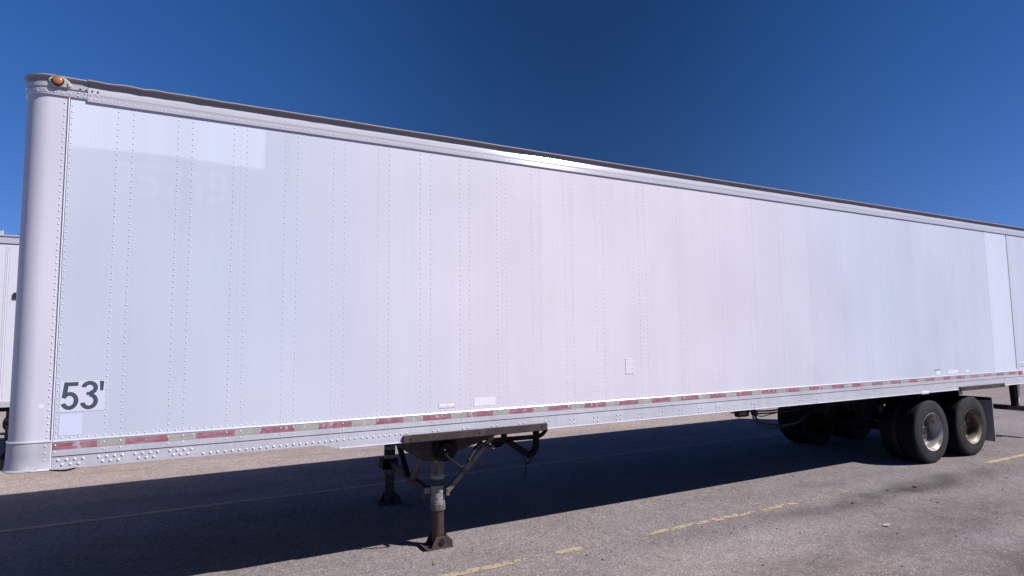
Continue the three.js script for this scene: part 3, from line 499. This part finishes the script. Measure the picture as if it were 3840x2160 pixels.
// mid turn lamp, air hoses
{
  const g = group('turn_lamp', T); g.userData.label = 'small dark turn lamp under the skirt';
  part('housing', merge([prism([[6.945, 1.112], [6.965, 1.035], [6.985, 1.024], [7.15, 1.026], [7.172, 1.040], [7.178, 1.112]], -0.12, -0.06, 0.006)]), M.dark, g);
  part('lens', merge([box(6.99, 7.12, 1.045, 1.095, -0.066, -0.055, 0.006)]), M.lensBrown, g);
  part('wire', merge([tube([[6.88, 1.085, -0.1], [6.92, 1.082, -0.1], [6.95, 1.085, -0.1]], 0.008, 8, 8), tube([[7.17, 1.095, -0.1], [7.22, 1.085, -0.1], [7.28, 1.078, -0.1]], 0.012, 8, 8)]), M.dark, g);
  const Z = -1.0, hose = (pts, r) => part('air_hose', boxUV(tube(pts, r, 36, 8)), M.black, T);
  hose([[8.37, 1.15, Z], [8.38, 0.93, Z], [8.45, 0.915, Z], [8.65, 0.905, Z], [8.85, 0.905, Z], [9.4, 0.92, Z - 0.1], [9.95, 0.92, Z - 0.2]], 0.013);
  hose([[8.38, 0.88, Z + 0.02], [8.50, 0.875, Z], [8.65, 0.870, Z], [8.84, 0.868, Z], [9.4, 0.86, Z - 0.1], [9.95, 0.87, Z - 0.2]], 0.012);
  hose([[8.39, 0.86, Z], [8.45, 0.842, Z + 0.02], [8.58, 0.832, Z], [8.72, 0.850, Z], [8.84, 0.858, Z]], 0.008);
  hose([[8.37, 0.93, Z], [8.38, 0.85, Z], [8.43, 0.79, Z], [8.53, 0.727, Z], [8.67, 0.692, Z], [8.85, 0.668, Z], [9.5, 0.68, Z - 0.1], [9.95, 0.84, Z - 0.2]], 0.018);
  hose([[8.36, 0.90, Z - 0.03], [8.375, 0.82, Z - 0.03], [8.42, 0.755, Z - 0.03], [8.55, 0.680, Z - 0.03], [8.70, 0.640, Z - 0.03], [8.86, 0.622, Z - 0.03], [9.5, 0.66, Z - 0.1], [9.95, 0.82, Z - 0.2]], 0.011);
  part('hose_clamp', merge([box(8.345, 8.41, 0.86, 0.935, Z - 0.05, Z + 0.04, 0.012)]), M.black, T);
}
// ---------------------------------------------------------------- running gear
const tyreProfile = (() => {
  const p = [[0.292, -0.118], [0.305, -0.128], [0.36, -0.137], [0.43, -0.134], [0.462, -0.126], [0.482, -0.116], [0.491, -0.104]];
  for (const gz of [-0.062, 0, 0.062]) p.push([0.496, gz - 0.009], [0.482, gz - 0.006], [0.482, gz + 0.006], [0.496, gz + 0.009]);
  p.push([0.491, 0.104], [0.482, 0.116], [0.479, 0.118], [0.474, 0.1215], [0.462, 0.126], [0.455, 0.1275], [0.452, 0.1295], [0.43, 0.134], [0.40, 0.1366], [0.395, 0.1385], [0.36, 0.137], [0.33, 0.134], [0.322, 0.1355], [0.305, 0.128], [0.292, 0.118]);
  return p;
})();
const latheZ = (pts, n = 56) => { const g = new THREE.LatheGeometry(pts.map(([r, z]) => new THREE.Vector2(r, z)), n); g.rotateX(Math.PI / 2); return toCreasedNormals(g, 0.6); };
const tyreG = latheZ(tyreProfile, 72);
function makeWheel(parent, x, z, rimMat, turn) {
  const w = group('wheel', parent); w.position.set(x, 0.494, z); w.rotation.y = turn;
  part('tyre', tyreG, M.tyre, w); const t2 = part('inner_tyre', tyreG, M.tyre, w); t2.position.z = -0.31;
  part('rim', latheZ([[0.288, -0.12], [0.262, -0.10], [0.240, -0.07], [0.236, 0.03], [0.246, 0.075], [0.262, 0.100], [0.280, 0.112], [0.292, 0.120], [0.299, 0.129], [0.301, 0.133], [0.296, 0.135], [0.289, 0.129], [0.276, 0.117], [0.258, 0.103], [0.243, 0.079], [0.233, 0.03], [0.232, -0.01], [0.222, -0.024], [0.19, -0.030], [0.150, -0.022], [0.13, -0.014], [0.075, -0.014], [0.072, -0.02]].reverse(), 56), rimMat, w);
  part('hub', latheZ([[0.071, -0.12], [0.071, -0.004], [0.062, 0.006], [0.028, 0.010], [0.001, 0.010]], 28), M.black, w);
  const nut = new THREE.CylinderGeometry(0.012, 0.014, 0.022, 6); nut.rotateX(Math.PI / 2);
  for (let k = 0; k < 10; k++) { const a = k / 10 * Math.PI * 2 + 0.2; const m = part('lug_nut', nut, M.rust, w); m.position.set(Math.cos(a) * 0.112, Math.sin(a) * 0.112, -0.006); }
  part('brake_drum', latheZ([[0.2, -0.14], [0.205, -0.14], [0.21, -0.36], [0.2, -0.37], [0.05, -0.37]], 28), M.dark, w);
  return w;
}
const WX = [11.300, 12.520];
makeWheel(T, WX[0], -0.170, M.rim, 0); makeWheel(T, WX[1], -0.170, M.rimRusty, 0);
makeWheel(T, WX[0], ZF + 0.170, M.rim, Math.PI); makeWheel(T, WX[1], ZF + 0.170, M.rimRusty, Math.PI);
for (const x of WX) {
  part('axle', boxUV(cyl([x, 0.494, -0.5], [x, 0.494, ZF + 0.5], 0.068)), M.dark, T);
  for (const z of [-0.80, -1.79]) {
    part('leaf_spring', merge([prism([[x - 0.55, 0.70], [x - 0.3, 0.63], [x, 0.60], [x + 0.3, 0.63], [x + 0.55, 0.70], [x + 0.55, 0.74], [x + 0.3, 0.69], [x, 0.675], [x - 0.3, 0.69], [x - 0.55, 0.74]], z - 0.04, z + 0.04, 0.003)]), M.dark, T);
    part('spring_hanger', merge([prism([[x - 0.72, 0.94], [x - 0.62, 0.64], [x - 0.5, 0.64], [x - 0.42, 0.94]], z - 0.07, z + 0.07, 0.004)]), M.dark, T);
  }
  for (const z of [-0.98, -1.6]) part('brake_chamber', boxUV(cyl([x - 0.32, 0.64, z], [x - 0.14, 0.62, z], 0.085)), M.dark, T);
}
for (const z of [-0.80, -1.79]) part('slider_rail', merge([box(9.7, 13.05, 0.93, 1.15, z - 0.06, z + 0.06, 0.006)]), M.dark, T);
for (const x of [9.9, 10.6, 11.9, 12.95]) part('slider_beam', merge([box(x - 0.03, x + 0.03, 0.80, 1.12, -1.74, -0.86, 0.004)]), M.dark, T);
part('air_tank', merge([cyl([10.2, 0.86, -1.3], [11.0, 0.86, -1.3], 0.13, 0.13, 28)]), M.dark, T);
part('slider_plate', merge([box(12.46, 12.50, 0.99, 1.12, -0.85, -0.2, 0.003)]), M.dark, T);
part('slider_tab', merge([box(12.505, 12.62, 1.002, 1.058, -0.215, -0.2, 0.002)]), M.white, T, 'slider end plate above the rear wheel, coloured white to look sunlit');  // white colour stands in for sunlight on the slider end plate
// mud flap and rear guard
part('flap_bracket', merge([box(13.26, 13.31, 0.872, 0.922, -0.66, -0.075, 0.006), box(13.26, 13.31, 0.90, 1.15, -0.80, -0.74, 0.004), box(13.26, 13.31, 0.872, 0.922, -0.80, -0.62, 0.004)]), M.dark, T);
part('mud_flap', boxUV((() => { const g = new THREE.BoxGeometry(0.012, 0.715, 0.575, 1, 10, 8); const p = g.attributes.position; for (let i = 0; i < p.count; i++) { const y = p.getY(i), z = p.getZ(i); p.setX(i, p.getX(i) + 0.012 * Math.sin(z * 5) + 0.02 * (0.36 - y) * (0.36 - y)); } g.translate(13.285, 0.515, -0.352); g.computeVertexNormals(); return g; })()), M.flap, T);
part('flap_bracket', merge([box(13.26, 13.31, 0.872, 0.922, ZF + 0.075, ZF + 0.66, 0.006)]), M.dark, T);
part('mud_flap', boxUV(box(13.279, 13.291, 0.16, 0.872, ZF + 0.07, ZF + 0.64, 0.003)), M.flap, T);
for (const z of [-0.675, ZF + 0.675]) {
  part('guard_post', merge([prism([[15.46, 1.19], [15.62, 1.19], [15.64, 0.585], [15.52, 0.585]], z - 0.045, z + 0.045, 0.003)]), M.dark, T);
  part('guard_gusset', merge([prism([[15.625, 1.14], [15.80, 1.14], [15.72, 0.92], [15.645, 0.60]], z + 0.03, z + 0.044, 0.002)]), M.white, T);
}
part('guard_bar', merge([box(15.57, 15.66, 0.487, 0.585, ZF + 0.1, -0.10, 0.006)]), M.rust, T);
part('guard_reflector', merge([box(15.566, 15.57, 0.495, 0.577, -0.80, -0.45, 0)]), std({ color: C3(0.12, 0.12, 0.125), roughness: 0.6 }), T);
// front details
part('front_hose', boxUV(tube([[-0.10, 1.16, -0.06], [-0.02, 1.158, -0.03], [0.06, 1.146, -0.02], [0.12, 1.153, -0.02], [0.17, 1.172, -0.03]], 0.006, 24, 8)), M.black, T);
part('dent_hook', merge([tube([[-0.16, 1.175, 0.004], [-0.125, 1.168, 0.016], [-0.10, 1.182, 0.012], [-0.085, 1.186, 0.010]], 0.009, 16, 8)]), M.skirt, T);

// ---------------------------------------------------------------- trailer in the background, left
{
  const b = group('semi_trailer', scene), Z = -6.7, XE = 1.0, XS = -14.5, F = Z - 2.59;
  b.userData = { label: 'white box trailer farther back at the left edge, mostly hidden', category: 'trailer' };
  for (let x = XS; x < XE - 0.01; x += 1.2192 * 1) { const e = Math.min(XE, x + 1.2192); part('side_sheet', boxUV(box(x + 0.001, e - 0.001, 1.18, 3.68, Z - 0.03, Z + (Math.round((x - XS) / 1.2192) % 2) * 0.0015, 0)), M.white, b); }
  part('body', merge([box(XS, XE, 1.2, 3.75, F, Z - 0.03, 0)]), M.white, b);
  part('top_rail', merge([box(XS, XE + 0.01, 3.664, 3.775, Z - 0.02, Z + 0.016, 0.003), box(XS, XE + 0.01, 3.775, 3.797, F - 0.02, Z + 0.03, 0.004)]), M.rail, b);
  part('bottom_rail', merge([box(XS, XE, 1.088, 1.180, Z - 0.02, Z + 0.012, 0.003)]), M.skirt, b);
  part('underframe', merge([box(XS, XE, 1.02, 1.085, Z - 0.3, Z - 0.06, 0.003)]), M.dark, b);
  const list = [], h = new THREE.SphereGeometry(0.008, 7, 3, 0, Math.PI * 2, 0, Math.PI / 2); h.scale(1, 0.7, 1); h.rotateX(Math.PI / 2);
  for (let c = -20; c < 8; c++) for (const x of [-1.785 + c * 0.4064, -1.735 + c * 0.4064]) if (x > XS && x < XE) for (let k = 0; k < 70; k++) { const q = h.clone(); q.translate(x, 3.612 - k * 0.0343, Z + 0.0012); list.push(q); }
  for (let x = -1.83; x < XE; x += 0.1) { const q = h.clone(); q.translate(x, 1.145, Z + 0.012); list.push(q); }
  part('rivet', mergeGeometries(list), M.rivet, b).userData.kind = 'stuff';
  for (let c = -4; c < 4; c++) part('post_strip', boxUV(box(-1.764 + c * 0.4064, -1.754 + c * 0.4064, 1.2, 3.62, Z - 0.001, Z + 0.005, 0.001)), M.white, b);
  part('roof_post', merge([box(-1.875, -1.855, 3.79, 3.885, Z - 0.1, Z - 0.08, 0.003), box(-2.4, -1.862, 3.79, 3.872, Z - 0.1, Z - 0.06, 0.003)]), M.roof, b);
  part('marker_lamp', merge([box(-1.668, -1.60, 2.79, 2.885, Z - 0.005, Z + 0.03, 0.012)]), M.lensBrown, b);
  landingLeg(b, -2.06, Z - 0.70); landingLeg(b, -2.06, F + 0.4);
  for (const x of [-11.4, -10.18]) { makeWheel(b, x, Z - 0.17, M.rim, 0); makeWheel(b, x, F + 0.17, M.rim, Math.PI); part('axle', boxUV(cyl([x, 0.494, Z - 0.5], [x, 0.494, F + 0.5], 0.068)), M.dark, b); }
}
// a tyre standing beyond it
{
  const t = group('loose_tyre', scene); t.position.set(-2.70, 0, -12.6); t.rotation.y = 0.5;
  t.userData = { label: 'dark tyre standing on the ground beyond the left background trailer', category: 'tyre' };
  const s = tyreG.clone(); s.scale(0.5, 0.5, 0.7); s.translate(0, 0.248, 0); part('tread', s, M.tyre, t);
  part('disc', latheZ([[0.148, 0.03], [0.1, 0.035], [0.001, 0.02]], 28).translate(0, 0.248, 0), M.dark, t);
}
// ---------------------------------------------------------------- small things on the asphalt
{
  const scrap = new THREE.PlaneGeometry(0.13, 0.05, 8, 4); scrap.rotateX(-Math.PI / 2);
  const p = scrap.attributes.position; for (let i = 0; i < p.count; i++) p.setY(i, 0.006 + 0.01 * vnoise(p.getX(i) * 40, p.getZ(i) * 40, 501)); scrap.computeVertexNormals();
  const m = part('paper_scrap', scrap, std({ color: C3(0.27, 0.26, 0.24), roughness: 0.8 }), scene); m.position.set(7.50, 0, 1.41); m.rotation.y = 0.15;
  m.userData = { label: 'small crumpled pale paper scrap on the sunlit asphalt', category: 'litter' };
  const stones = []; const g0 = new THREE.IcosahedronGeometry(1, 1);
  const put = (x, z, r, dark) => { const g = g0.clone(); const q = g.attributes.position; for (let i = 0; i < q.count; i++) { const k = 0.7 + 0.6 * vnoise(q.getX(i) * 2 + x * 9, q.getY(i) * 2 + q.getZ(i) * 3 + z * 7, 511); q.setXYZ(i, q.getX(i) * k * r * 1.2, q.getY(i) * k * r * 0.6 + r * 0.3, q.getZ(i) * k * r); } g.deleteAttribute('uv'); const f = mergeVertices(g); f.computeVertexNormals(); f.translate(x, 0, z); stones.push(f); };
  put(9.47, 0.64, 0.028); put(8.02, 0.70, 0.02); put(9.0, 0.55, 0.016); put(2.86, 0.02, 0.012); put(8.9, 1.2, 0.014);
  for (let n = 0; n < 420; n++) put(1 + rnd() * 13, -0.9 + rnd() * 4.6, 0.003 + 0.007 * rnd() ** 2);
  const s = part('gravel', mergeGeometries(stones), std({ color: C3(0.085, 0.08, 0.08), roughness: 0.9 }), scene); s.userData = { kind: 'stuff', label: 'loose dark grit scattered on the asphalt', category: 'gravel' };
}
renderer.render(scene, camera);
